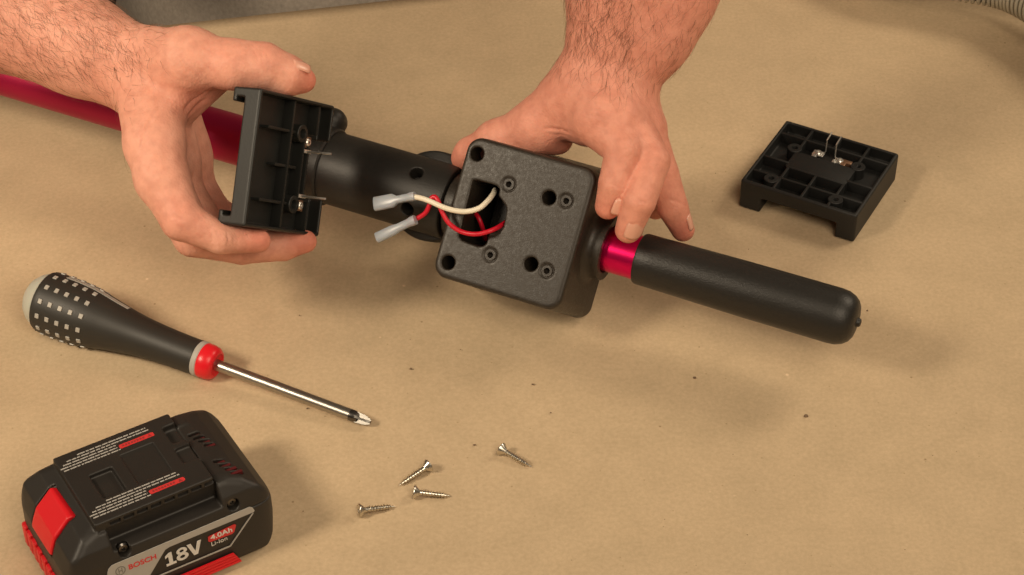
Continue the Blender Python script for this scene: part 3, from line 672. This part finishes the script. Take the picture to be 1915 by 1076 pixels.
#@@TOOL
# ------------------------------------------------------------------ pole tool with the open housing
AX0, AX1 = PD(430, 258, -20), PD(1590, 599, 92)
EX = unit(AX1 - AX0)
EY = unit(.305 * R + .945 * U + .06 * B); EY = unit(EY - EX * (EY @ EX)); EZ = np.cross(EX, EY)
def axis_at(px):                                            # point of the pole axis seen at this image column
    n_ = FPX * R + (px - IW / 2) * B
    return AX0 + EX * (((CAM - AX0) @ n_) / (EX @ n_))
TO = axis_at(987)
def tool():
    T = thing('pole_tool', 'black and magenta pole tool with square open housing and loose wires', 'pole tool', (EX, EY, EZ), TO)
    lx = lambda px: float((axis_at(px) - TO) @ EX)
    zf = 30.0                                               # front face height above the axis
    fo = TO + EZ * zf
    def face(px, py): p = PN(px, py, fo, EZ) - fo; return float(p @ EX), float(p @ EY)
    c4 = [face(*p) for p in ((878, 256), (1119, 315), (1043, 592), (808, 507))]
    x0 = (c4[0][0] + c4[3][0]) / 2; x1 = (c4[1][0] + c4[2][0]) / 2; y0 = (c4[2][1] + c4[3][1]) / 2; y1 = (c4[0][1] + c4[1][1]) / 2
    zb = -25.0
    F = Field((x0 - 22, y0 - 8, zb - 3), (x1 + 24, y1 + 8, zf + 2), 0.6)
    dr = (zf - F.Z) * 0.05                                  # draft: the back is a little wider
    def rect(r):
        ax = abs(F.X - (x0 + x1) / 2) - (x1 - x0) / 2 - dr + r; ay = abs(F.Y - (y0 + y1) / 2) - (y1 - y0) / 2 - dr + r
        return np.sqrt(np.maximum(ax, 0) ** 2 + np.maximum(ay, 0) ** 2) + np.minimum(np.maximum(ax, ay), 0) - r
    f = smax(rect(8.0), np.maximum(F.Z - zf, zb - F.Z) + 0 * F.X, 2.6)
    rad = np.sqrt(F.Y ** 2 + F.Z ** 2)
    for a, b_, r_ in ((x1 - 4, x1 + 9.5, 17.5), (x0 - 9, x0 + 4, 18)):
        c = np.maximum(rad - r_, np.maximum(F.X - b_, a - F.X)); f = smin(f, c, 5.0)
    f = smax(f, -(np.maximum(rad - 13.2, x1 + 2 - F.X)), 0.6)
    op = [face(*p) for p in ((884, 338), (890, 337), (926, 346), (934, 353), (932, 366), (946, 386), (947, 395), (941, 426), (935, 431), (915, 437), (909, 455), (904, 460), (893, 461), (864, 450), (858, 442))]
    po = poly_sdf(op, F.X[:, :, 0], F.Y[0].T.reshape(1, -1))[:, :, None]
    f = smax(f, -np.maximum(po, -17.0 - F.Z), 0.8)
    holes = [face(*p) for p in ((892, 288), (1026.5, 370), (838, 491), (993, 494))]
    for hx, hy in holes:
        c = np.sqrt((F.X - hx) ** 2 + (F.Y - hy) ** 2) - 3.75
        f = smax(f, -np.maximum(c, 4 - F.Z), 0.7)
    small = [face(*p) for p in ((951.5, 345), (1059, 376), (917, 477), (1022.5, 507))]
    for hx, hy in small:
        c = np.sqrt((F.X - hx) ** 2 + (F.Y - hy) ** 2)
        f = smax(f, -np.maximum(c - 3.9, zf - .5 - F.Z), 0.3)
        f = smax(f, -np.maximum(c - 1.5, 15 - F.Z), 0.4)
    F.f = f.astype(np.float32)
    hs = from_arrays('housing', *F.mesh(), M['housing'], T, 50)
    for hx, hy in small: ring_part('screw_boss', M['housing'], T, (hx, hy), 3.3, 1.5, zf - 4, zf + .25, 24, hs)
    for hx, hy in holes:
        fr = np.array([[0, 0, 1.0], [1.0, 0, 0], [0, 1.0, 0]])
        v, q = lathe([(5, 3.3), (6.5, 3.3), (7.2, 2.4), (7.2, .9), (6, .8), (6, 0)], 18, fr, (hx, hy, 0)); from_arrays('deep_screw', v, q, M['tip'], T, 35)
    # added dark block, stands in for the shade deep inside the opening
    ox, oy = face(925, 415); box('dark_filler', M['case_dark'], T, ox - 10, ox + 7, oy - 16, oy + 12, -18, 3, bev=.5)
    # pole, sleeves, grip, all on the x axis
    def ln(n_, pr, m, ns=56): return from_arrays(n_, *lathe(pr, ns), M[m], T, 35)
    xs0 = lx(592)
    ln('pole', [(lx(-420), 14.4), (xs0 + 3, 14.4)], 'pink_shaded')
    F3 = Field((xs0 - 3, -23, -23), (lx(850) + 2, 23, 23), 0.6)
    rad3 = np.sqrt(F3.Y ** 2 + F3.Z ** 2); f3 = smax(rad3 - 20.7 + 0 * F3.X, np.maximum(xs0 - F3.X, F3.X - lx(848)) + 0 * rad3, 1.5)
    for px, py in ((779, 323), (761, 392)):
        d = ray(px, py); dl = np.array([d @ EX, d @ EY, d @ EZ]); cl = np.array([(CAM - TO) @ EX, (CAM - TO) @ EY, (CAM - TO) @ EZ])
        a_ = dl[1] ** 2 + dl[2] ** 2; b2 = 2 * (cl[1] * dl[1] + cl[2] * dl[2]); c_ = cl[1] ** 2 + cl[2] ** 2 - 20.7 ** 2
        p = cl + dl * ((-b2 - math.sqrt(b2 * b2 - 4 * a_ * c_)) / (2 * a_)); nr = unit([0, p[1], p[2]])
        t = F3.Y * nr[1] + F3.Z * nr[2]; dd = np.sqrt((F3.X - p[0]) ** 2 + (F3.Y - t * nr[1]) ** 2 + (F3.Z - t * nr[2]) ** 2)
        f3 = smax(f3, -np.maximum(dd - 3.7, 11 - t), 0.9)
    F3.f = f3.astype(np.float32); from_arrays('black_sleeve', *F3.mesh(), M['tube'], T, 50)
    ln('clamp_collar', [(xs0 - 10, 14.3), (xs0 - 10, 21.5), (xs0 - 9, 22.6), (xs0 + 9, 22.6), (xs0 + 10, 21.6), (xs0 + 10, 19)], 'tube')
    # rounded clamp lug on the upper side of the collar
    F2 = Field((xs0 - 14, 8, -16), (xs0 + 16, 40, 10), 0.6)
    F2.cone((xs0 - 3, 14, -4), (xs0 + 1, 26.0, -4), 9, 7.2, 1); F2.cone((xs0 - 3, 14, -8), (xs0 + 1, 25, -9), 9, 6.5, 3)
    from_arrays('clamp_lug', *F2.mesh(), M['tube'], T, 60)
    # round locking disc behind the sleeve
    dx = lx(800); fr = np.array([[0, 0, 1.0], [1.0, 0, 0], [0, 1.0, 0]])
    v, q = lathe([(-20, 0), (-20, 23), (-19, 25.0), (-18, 25.6), (-7, 25.6), (-6, 25.2), (-5.4, 24.2), (-5.4, 0)], 56, fr, (dx, 0.5, 0)); from_arrays('locking_disc', v, q, M['tube'], T, 35)
    xe = x1 + 2; xg = lx(1197); xt = lx(1603)
    ln('magenta_tube', [(xe, 12.2), (xg + 6, 12.2)], 'pink')
    pr = [(xg, 12.3), (xg, 13.6), (xg + 1.2, 14.1), (xg + 10, 14.2), (xg + 60, 14.9), (xt - 12, 15.0), (xt - 8, 14.6), (xt - 4.5, 13.2), (xt - 2, 11.2), (xt - .6, 8.8), (xt, 6), (xt, 2.6), (xt + 1.6, 2.2), (xt + 2.0, 1.4), (xt + 2.0, 0)]
    gp = ln('hand_grip', pr, 'rubber', 64)
    # ---- wires and their crimp sleeves
    loc = lambda p: np.array([(p - TO) @ EX, (p - TO) @ EY, (p - TO) @ EZ])
    def wl(pts, up):                                        # image points lifted above the face plane
        return [loc(PN(px, py, TO + EZ * u_, EZ)) for (px, py), u_ in zip(pts, up)]
    ww = wl([(760, 369), (778, 369), (800, 375), (835, 390), (868, 396), (895, 390), (912, 376), (922, 363), (926, 355)], [41, 41, 42, 42, 41, 40, 35, 26, 14])
    from_arrays('white_wire', *tube(spline(ww, 8), 1.45, 14), M['wire_white'], T, 0)
    wr = wl([(762, 418), (778, 410), (795, 399), (803, 384), (807, 371), (814, 369), (820, 378), (826, 395), (840, 418), (864, 434), (893, 438), (922, 430), (943, 418), (954, 408)], [36, 36, 37, 38, 38, 38, 38, 38, 37, 36, 36, 34, 24, 10])
    from_arrays('red_wire', *tube(spline(wr, 8), 1.3, 14), M['wire_red'], T, 0)
    wi = wl([(888, 398), (896, 410), (904, 432), (908, 450)], [12, 14, 10, 0])
    from_arrays('red_wire', *tube(spline(wi, 6), 1.3, 12), M['wire_red'], T, 0)
    for nm, a, b_, ua, ub, w1, w2 in (('white', (701, 382), (776, 367), 39, 41, 3.9, 2.4), ('red', (705, 445), (777, 411), 37, 39, 2.9, 2.6)):
        p0, p1 = wl([a], [ua])[0], wl([b_], [ub])[0]; ex = unit(p1 - p0); L_ = np.linalg.norm(p1 - p0)
        ez = unit(np.array([0.05, .2, 1.0])); ez = unit(ez - ex * (ez @ ex)); ey = np.cross(ez, ex)
        v, f = [], []; prof = [(0, w1, 2.2), (.02, w1, 2.3), (.45, w1 * .97, 2.2), (.56, w2 * .86, 2.0), (.82, w2 * .85, 2.0), (.9, w2, 2.3), (1, w2, 2.3)]
        n_ = 20
        for t, a_, b2 in prof:
            for k in range(n_):
                an = 2 * math.pi * k / n_; c_, s_ = math.cos(an), math.sin(an)
                v.append(p0 + ex * t * L_ + ey * a_ * math.copysign(abs(c_) ** .7, c_) + ez * b2 * math.copysign(abs(s_) ** .7, s_))
        for i in range(len(prof) - 1):
            for k in range(n_): f.append((i * n_ + k, i * n_ + (k + 1) % n_, (i + 1) * n_ + (k + 1) % n_, (i + 1) * n_ + k))
        f.append(tuple(range((len(prof) - 1) * n_, len(prof) * n_))); f.append(tuple(reversed(range(n_))))
        from_arrays('crimp_sleeve', v, f, M['sleeve'], T, 40)
tool()
#@@HOSE
# ------------------------------------------------------------------ corrugated hose at the top right corner
def hose():
    pts = [P(1560, -125, 28), P(1660, -72, 30), P(1790, -50, 31), P(1915, -19, 31), P(2060, 85, 31), P(2180, 220, 30)]
    path = spline(pts, 24); T = thing('corrugated_hose', 'grey corrugated hose curving past the upper right corner', 'hose', None, (0, 0, 0))
    seg = np.linalg.norm(np.diff(path, axis=0), axis=1); cum = np.r_[0, np.cumsum(seg)]
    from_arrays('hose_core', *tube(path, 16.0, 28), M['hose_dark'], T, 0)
    s = 4.0
    while s < cum[-1] - 4:
        p = np.array([np.interp(s, cum, path[:, i]) for i in range(3)]); p2 = np.array([np.interp(s + .5, cum, path[:, i]) for i in range(3)])
        ex = unit(p2 - p); ey = unit(np.cross([0, 0, 1.0], ex)); ez = np.cross(ex, ey)
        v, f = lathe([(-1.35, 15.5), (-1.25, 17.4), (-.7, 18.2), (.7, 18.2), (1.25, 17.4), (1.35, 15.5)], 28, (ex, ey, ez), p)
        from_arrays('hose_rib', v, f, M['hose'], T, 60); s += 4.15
hose()
#@@PERSON
# ------------------------------------------------------------------ person: forearms and hands in view, shirt beyond the table
J = PD
def chain(F, pts, radii, k=3.0):
    for i in range(len(pts) - 1): F.cone(pts[i], pts[i + 1], radii[i], radii[i + 1], k)

def right_arm():          # on the left of the picture: holds the plate between thumb and fingers
    F = Field((-340, -125, 15), (-85, 300, 250), 0.9)
    chain(F, [J(236, 112, 62), J(150, 78, 60), J(-20, 14, 60), J(-120, -25, 60)], [21, 25, 30.5, 34], 8)
    chain(F, [J(250, 160, 58), J(150, 104, 56), J(-20, 36, 56), J(-120, 0, 56)], [16, 20, 24, 28], 8)
    # thumb: metacarpal, proximal, distal
    chain(F, [J(282, 108, 72), J(352, 112, 86), J(440, 121, 90), J(492, 124, 88), J(540, 142, 84), J(569, 151, 80)], [17, 15.5, 12.2, 11.4, 9.6, 6.2], 6)
    F.cone(J(300, 165, 72), J(352, 112, 86), 17, 15, 8)
    F.cone(J(340, 165, 76), J(300, 230, 86), 9, 12, 8); F.cone(J(350, 195, 70), J(415, 150, 72), 9, 6, 7)   # web
    # index
    chain(F, [J(272, 170, 72), J(289, 270, 92), J(303, 335, 98), J(340, 411, 104)], [16, 15.5, 13.6, 11.0], 5)
    chain(F, [J(340, 411, 104), J(412, 446, 100), J(484, 451, 90)], [11.0, 8.0, 6.2], 1.6)
    # middle
    chain(F, [J(278, 180, 60), J(290, 280, 74), J(312, 352, 76), J(362, 442, 78)], [15, 14, 13, 11], 3)
    chain(F, [J(362, 442, 78), J(452, 464, 66), J(530, 458, 58), J(571, 452, 56)], [11, 8.8, 8.6, 6.2], 1.4)
    # ring, little
    chain(F, [J(290, 190, 50), J(312, 285, 52), J(338, 355, 50), J(390, 428, 50), J(470, 446, 40), J(530, 444, 36)], [14, 13, 12, 10, 8.4, 6.6], 2)
    chain(F, [J(300, 190, 42), J(338, 280, 34), J(362, 340, 28), J(405, 400, 28), J(462, 420, 22), J(505, 420, 20)], [13, 13, 11, 8.8, 7.6, 6], 2)
    # palm core, heel of the hand
    F.cone(J(285, 180, 60), J(325, 300, 58), 16, 14, 10); F.cone(J(318, 195, 44), J(355, 290, 32), 14, 11, 10)
    return F.mesh()

def left_arm():           # on the right of the picture: grips the housing and the pole
    F = Field((-50, -75, 15), (150, 330, 260), 0.9)
    chain(F, [J(1112, 128, 62), J(1137, 60, 66), J(1150, -10, 70), J(1185, -150, 78)], [17, 20, 25, 32], 8)
    chain(F, [J(1180, 134, 60), J(1215, 60, 62), J(1245, -10, 64), J(1300, -150, 68)], [18, 23, 26, 32], 8)
    F.cone(J(1140, 120, 58), J(1190, -20, 64), 22, 30, 8)
    # thumb along the back of the housing
    chain(F, [J(1092, 160, 55), J(1006, 236, 46), J(928, 264, 36), J(880, 288, 26), J(866, 298, 22)], [18, 14.2, 10.4, 8.0, 6.2], 7)
    F.cone(J(1010, 234, 44), J(1044, 262, 40), 10, 8, 6)                                           # ball of the thumb
    F.cone(J(1080, 190, 56), J(1096, 225, 60), 19, 14, 8)
    # metacarpals, then each finger kept apart from its neighbours
    F.cone(J(1104, 150, 60), J(1120, 222, 72), 18, 15.5, 6); F.cone(J(1130, 148, 62), J(1165, 225, 74), 17, 14, 6)
    F.cone(J(1155, 148, 60), J(1196, 235, 64), 17, 13, 6); F.cone(J(1168, 155, 54), J(1206, 240, 46), 16, 12, 6)
    F.cone(J(1130, 150, 58), J(1140, 220, 58), 21, 15, 8)
    chain(F, [J(1120, 222, 72), J(1166, 282, 86)], [14, 9.8], 3.5); chain(F, [J(1166, 282, 86), J(1150, 344, 86), J(1137, 386, 80)], [9.8, 8.7, 7.0], 1.0)
    chain(F, [J(1168, 228, 72), J(1219, 302, 82)], [13, 9.8], 2.5); chain(F, [J(1219, 302, 82), J(1195, 376, 90), J(1175, 430, 82)], [9.8, 9.0, 7.1], 0.8)
    chain(F, [J(1196, 235, 64), J(1236, 325, 66)], [13, 9.6], 2.5); chain(F, [J(1236, 325, 66), J(1258, 388, 62), J(1277, 430, 56)], [9.6, 8.4, 6.4], 0.8)
    chain(F, [J(1206, 240, 46), J(1226, 318, 44), J(1230, 365, 36), J(1226, 390, 30)], [12, 9, 7.6, 6.2], 1.5)
    F.cone(J(1148, 252, 75), J(1196, 276, 74), 11, 10.5, 6)
    F.cone(J(1112, 150, 76), J(1128, 215, 86), 3.0, 2.5, 8); F.cone(J(1140, 148, 77), J(1170, 218, 84), 3.0, 2.5, 8)
    return F.mesh()

FOLDS = [  # image points on the skin, depth, width (mm)
    ([(1106, 198), (1130, 204), (1156, 209)], .55, 1.3), ([(1098, 214), (1122, 219)], .25, 1.2),
    ([(1048, 150), (1095, 150), (1150, 160)], .22, 1.5), ([(1040, 166), (1090, 166), (1150, 174)], .20, 1.6), ([(1062, 134), (1110, 136), (1160, 144)], .2, 1.5),
    ([(1136, 346), (1150, 350), (1166, 353)], .32, 1.0), ([(1138, 352), (1152, 356)], .2, .9),
    ([(1152, 268), (1168, 266), (1184, 270)], .22, 1.0), ([(1154, 277), (1170, 276), (1188, 280)], .25, 1.0), ([(1156, 286), (1172, 286)], .2, 1.0),
    ([(1204, 298), (1222, 297), (1238, 303)], .22, 1.0), ([(1204, 307), (1222, 307), (1240, 312)], .25, 1.0),
    ([(1183, 370), (1200, 374), (1216, 382)], .4, 1.0), ([(1181, 378), (1197, 383)], .25, .9),
    ([(1016, 243), (1040, 244), (1066, 250)], .6, 1.3), ([(1022, 252), (1046, 254), (1062, 258)], .3, 1.2),
    ([(1150, 226), (1180, 252), (1196, 280)], .5, 3.2), ([(1192, 232), (1216, 268), (1228, 292)], .5, 3.0),
    ([(1254, 376), (1270, 378), (1286, 384)], .35, 1.0),
    ([(302, 194), (288, 212), (274, 234), (264, 262), (260, 280)], .7, 1.2), ([(346, 212), (358, 196), (374, 183), (398, 169)], .9, 1.6), ([(352, 222), (370, 200), (392, 184)], .5, 1.5),
    ([(478, 92), (482, 104), (482, 118)], .28, 1.0), ([(488, 92), (493, 104), (494, 120)], .32, 1.0), ([(500, 97), (503, 108), (504, 120)], .22, 1.0),
    ([(314, 396), (330, 408), (350, 410)], .35, 1.1), ([(326, 382), (345, 398), (366, 400)], .3, 1.2), ([(392, 424), (398, 438), (396, 452)], .25, 1.0),
    ([(426, 432), (430, 446), (428, 460)], .25, 1.0), ([(266, 300), (290, 318), (318, 322)], .3, 2.5), ([(236, 190), (262, 180), (290, 150)], .3, 2.2),
    ([(254, 214), (262, 240), (262, 262)], .35, 1.8), ([(528, 124), (540, 126), (552, 134)], .25, .9)]
def fold_skin(v, nv):
    out = v.copy()
    for pts, dep, wid in FOLDS:
        pp = spline(np.array([(a, b_, 0) for a, b_ in pts]), 6)[:, :2]; on = []
        for px, py in pp:
            d = unit(ray(px, py)); w = v - CAM; t = w @ d; lat = np.linalg.norm(w - np.outer(t, d), axis=1)
            k = np.nonzero(lat < 1.1)[0]
            if len(k): on.append(v[k[np.argmin(t[k])]])
        if len(on) < 2: continue
        on = np.array(on); near = np.nonzero(np.linalg.norm(v - on.mean(0), axis=1) < 60)[0]; q = v[near]; best = np.full(len(near), 99.0); par = np.zeros(len(near))
        for i_, (a, b_) in enumerate(zip(on[:-1], on[1:])):
            e = b_ - a
            if np.linalg.norm(e) > 8: continue
            t = np.clip(((q - a) @ e) / max(e @ e, 1e-6), 0, 1); dd = np.linalg.norm(q - a - t[:, None] * e, axis=1)
            m_ = dd < best; best[m_] = dd[m_]; par[m_] = ((i_ + t) / (len(on) - 1))[m_]
        taper = np.clip(np.minimum(par, 1 - par) * 5 + .15, 0, 1)
        out[near] -= nv[near] * (dep * taper * (np.exp(-(best / (wid * .6)) ** 2) - .35 * np.exp(-((best - wid * 1.5) / wid) ** 2)))[:, None]
    return out

def person():
    T = thing('person', 'person in a grey shirt, bare hairy forearms reaching in to hold plate and tool', 'person', None, (0, 430, -740))
    off = np.array([0, 430, -740.0])
    va, qa = right_arm(); vb, qb = left_arm()
    # upper arms, shoulders and chest, mostly above the picture
    G = Field((-480, 230, -420), (420, 780, 520), 7.0)
    ra, rb = J(-120, 10, 58), J(1255, -150, 72)
    elr, ell = np.array([-430, 400, 190.0]), np.array([150, 420, 215.0]); shr, shl = np.array([-205, 560, 420.0]), np.array([185, 575, 420.0])
    G.cone(ra, elr, 35, 42, 10); G.cone(elr, shr, 44, 56, 15); G.cone(rb, ell, 40, 44, 10); G.cone(ell, shl, 46, 56, 15)
    for x in (-95, 0, 90): G.cone((x - 10, 520, -330), (x - 10, 575, 400), 118, 95, 60)
    G.cone((-10, 585, 420), (-10, 580, 505), 60, 55, 20)
    vc, qc = G.mesh()
    v = np.vstack([va, vb, vc]); q = np.vstack([qa, qb + len(va), qc + len(va) + len(vb)])
    body = from_arrays('body', v - off, q, M['skin'], T, 0)
    nv0 = np.zeros(len(v) * 3, np.float32); body.data.vertex_normals.foreach_get('vector', nv0)
    v = fold_skin(v, nv0.reshape(-1, 3)); body.data.vertices.foreach_set('co', ((v - off) * S).astype(np.float32).ravel()); body.data.update()
    # flush: redder finger ends and knuckles; left arm redder too, darkened to imitate weaker light
    fl_ = np.zeros(len(v)); fl_[len(va):len(va) + len(vb)] = .38
    for c, r_, a_ in [((569, 150, 80), 15, .75), ((481, 447, 92), 14, .6), ((571, 445, 56), 15, .7), ((530, 448, 58), 13, .3), ((370, 190, 84), 14, .45), ((866, 298, 22), 16, .7), ((905, 270, 32), 18, .5), ((1040, 262, 44), 20, .5),
                      ((1137, 386, 80), 15, .6), ((1174, 430, 82), 14, .5), ((1276, 432, 58), 15, .7), ((1168, 280, 95), 14, .25), ((1216, 303, 97), 14, .25), ((500, 100, 95), 14, .3), ((430, 110, 95), 22, .2), ((350, 405, 110), 16, .2)]:
        d = np.linalg.norm(v - J(*c), axis=1); fl_ = np.maximum(fl_, min(1, a_ * 1.35) * np.clip(1.3 - d / r_, 0, 1))
    at = body.data.attributes.new('flush_shade', 'FLOAT', 'POINT'); at.data.foreach_set('value', fl_.astype(np.float32))
    # shirt
    H = Field((-520, 230, -440), (460, 800, 520), 7.0)
    H.cone((-235, 560, -360), (-150, 590, 300), 130, 90, 60)
    for x in (-110, -30, 40, 110): H.cone((x - 30, 480, -360), (x - 10, 560, 395), 130, 106, 60)
    H.cone(elr + (shr - elr) * .25, shr, 62, 70, 20); H.cone(ell + (shl - ell) * .25, shl, 62, 70, 20)
    vs, qs = H.mesh(); vs = vs + np.c_[2.5 * np.sin(vs[:, 2] / 17 + vs[:, 0] / 40), 3.0 * np.sin(vs[:, 2] / 23 + vs[:, 0] / 31), 0 * vs[:, 0]]
    from_arrays('shirt', vs - off, qs, M['shirt'], T, 0)
    # hair: thousands of fine tapering strands on the forearms
    nv = np.zeros(len(v) * 3, np.float32); body.data.vertex_normals.foreach_get('vector', nv); nv = nv.reshape(-1, 3)
    hv, hf = [], []
    def strands(sel, along, count, dens, lmin, lmax, lift):
        idx = np.nonzero(sel)[0]
        pr = dens(v[idx]); pr = pr * np.clip(nv[idx] @ B + .25, 0, 1); pr = pr / pr.sum()
        for i in rng.choice(idx, count, p=pr):
            n_ = nv[i]; g = along(v[i]); g = unit(g - n_ * (g @ n_) + np.cross(n_, g) * rng.normal(0, .45)); L_ = rng.uniform(lmin, lmax)
            side = np.cross(n_, g); curl = rng.normal(0, .35); p = v[i] + np.cross(n_, g) * rng.uniform(-.6, .6) - off; o = len(hv); r0 = rng.uniform(.04, .085)
            for j in range(4):
                t = j / 3; c = p + g * L_ * t + n_ * (L_ * lift * t * (1 - .75 * t)) + side * curl * L_ * t * t; r_ = r0 * (1 - .75 * t)
                for k in range(3):
                    a = 2.1 * k; hv.append(c + r_ * (n_ * math.cos(a) + side * math.sin(a)))
            for j in range(3):
                for k in range(3): hf.append((o + j * 3 + k, o + j * 3 + (k + 1) % 3, o + j * 3 + 3 + (k + 1) % 3, o + j * 3 + 3 + k))
    na, nb = len(va), len(vb); ii = np.arange(len(v))
    px_a = J(232, 118, 80); d_a = unit(J(0, 30, 80) - px_a)
    along_a = lambda p: unit(J(330, 250, 60) - J(120, 0, 60)) 
    strands((ii < na) & ((v - px_a) @ d_a > -22), along_a, 2300, lambda p: np.clip(((p - px_a) @ d_a + 26) / 40, 0.02, 1) * (.25 + .75 * (((p - px_a) @ U) > -8)), 5, 12, .35)
    px_b = J(1130, 150, 80); d_b = unit(J(1190, 0, 80) - px_b)
    along_b = lambda p: unit(J(1090, 150, 60) - J(1110, 0, 60) - R * 10)
    strands((ii >= na) & (ii < na + nb) & ((v - px_b) @ d_b > -8), along_b, 2000, lambda p: np.clip(((p - px_b) @ d_b + 8) / 34, 0.02, 1) * (.25 + .75 * (((p - px_b) @ R) < 16)), 5, 12, .3)
    h_ = from_arrays('arm_hair', hv, hf, M['hair'], T, 0); h_['kind'] = 'stuff'
    # finger nails
    def nail(c, tip, nrm, w, l_, push=0.0):
        c, tip = np.asarray(c), np.asarray(tip); d = unit(tip - c); n_ = unit(nrm); n_ = unit(n_ - d * (n_ @ d)); s_ = np.cross(d, n_)
        # sit the nail on the skin: nearest vertex along the normal
        dd = v - c; lat = np.linalg.norm(dd - np.outer(dd @ n_, n_), axis=1); k = np.where((lat < 1.6) & (dd @ n_ < 10))[0]; hgt = (dd[k] @ n_).max() if len(k) else 6
        vv, ff = [], []; nu, nw = 8, 8
        for i in range(nu + 1):
            for j in range(nw + 1):
                a = (i / nu - .5) * 2; b_ = (j / nw - .5) * 2
                x = b_ * l_ / 2; wx = w / 2 * (1 - .18 * max(0, -b_) ** 2 - .25 * abs(b_) ** 6); y = a * wx
                z = hgt + .25 + push - (a * a) * w * .20 - .5 * b_ * b_ * .6
                vv.append(c + d * x + s_ * y + n_ * z - off)
        for i in range(nu):
            for j in range(nw):
                p = i * (nw + 1) + j; ff.append((p, p + 1, p + nw + 2, p + nw + 1))
        o = from_arrays('fingernail', vv, ff, M['nail'], T, 0); md = o.modifiers.new('thick', 'SOLIDIFY'); md.thickness = .0006; md.offset = -1
    nail(J(1179, 419, 84), J(1172, 441, 80), B * .8 + R * .38 + U * .1, 10.6, 10.5, -.5)
    nail(J(1145, 371, 82), J(1138, 391, 79), B * .75 + R * .5 + U * .15, 9.4, 9.5, -.2)
    nail(J(1281, 415, 60), J(1288, 440, 56), R * .9 + B * .35 + U * .3, 8, 9, -.5)
    nail(J(553, 138, 86), J(577, 147, 82), U * .75 + B * .6 + R * .1, 9, 10, -.6)
person()
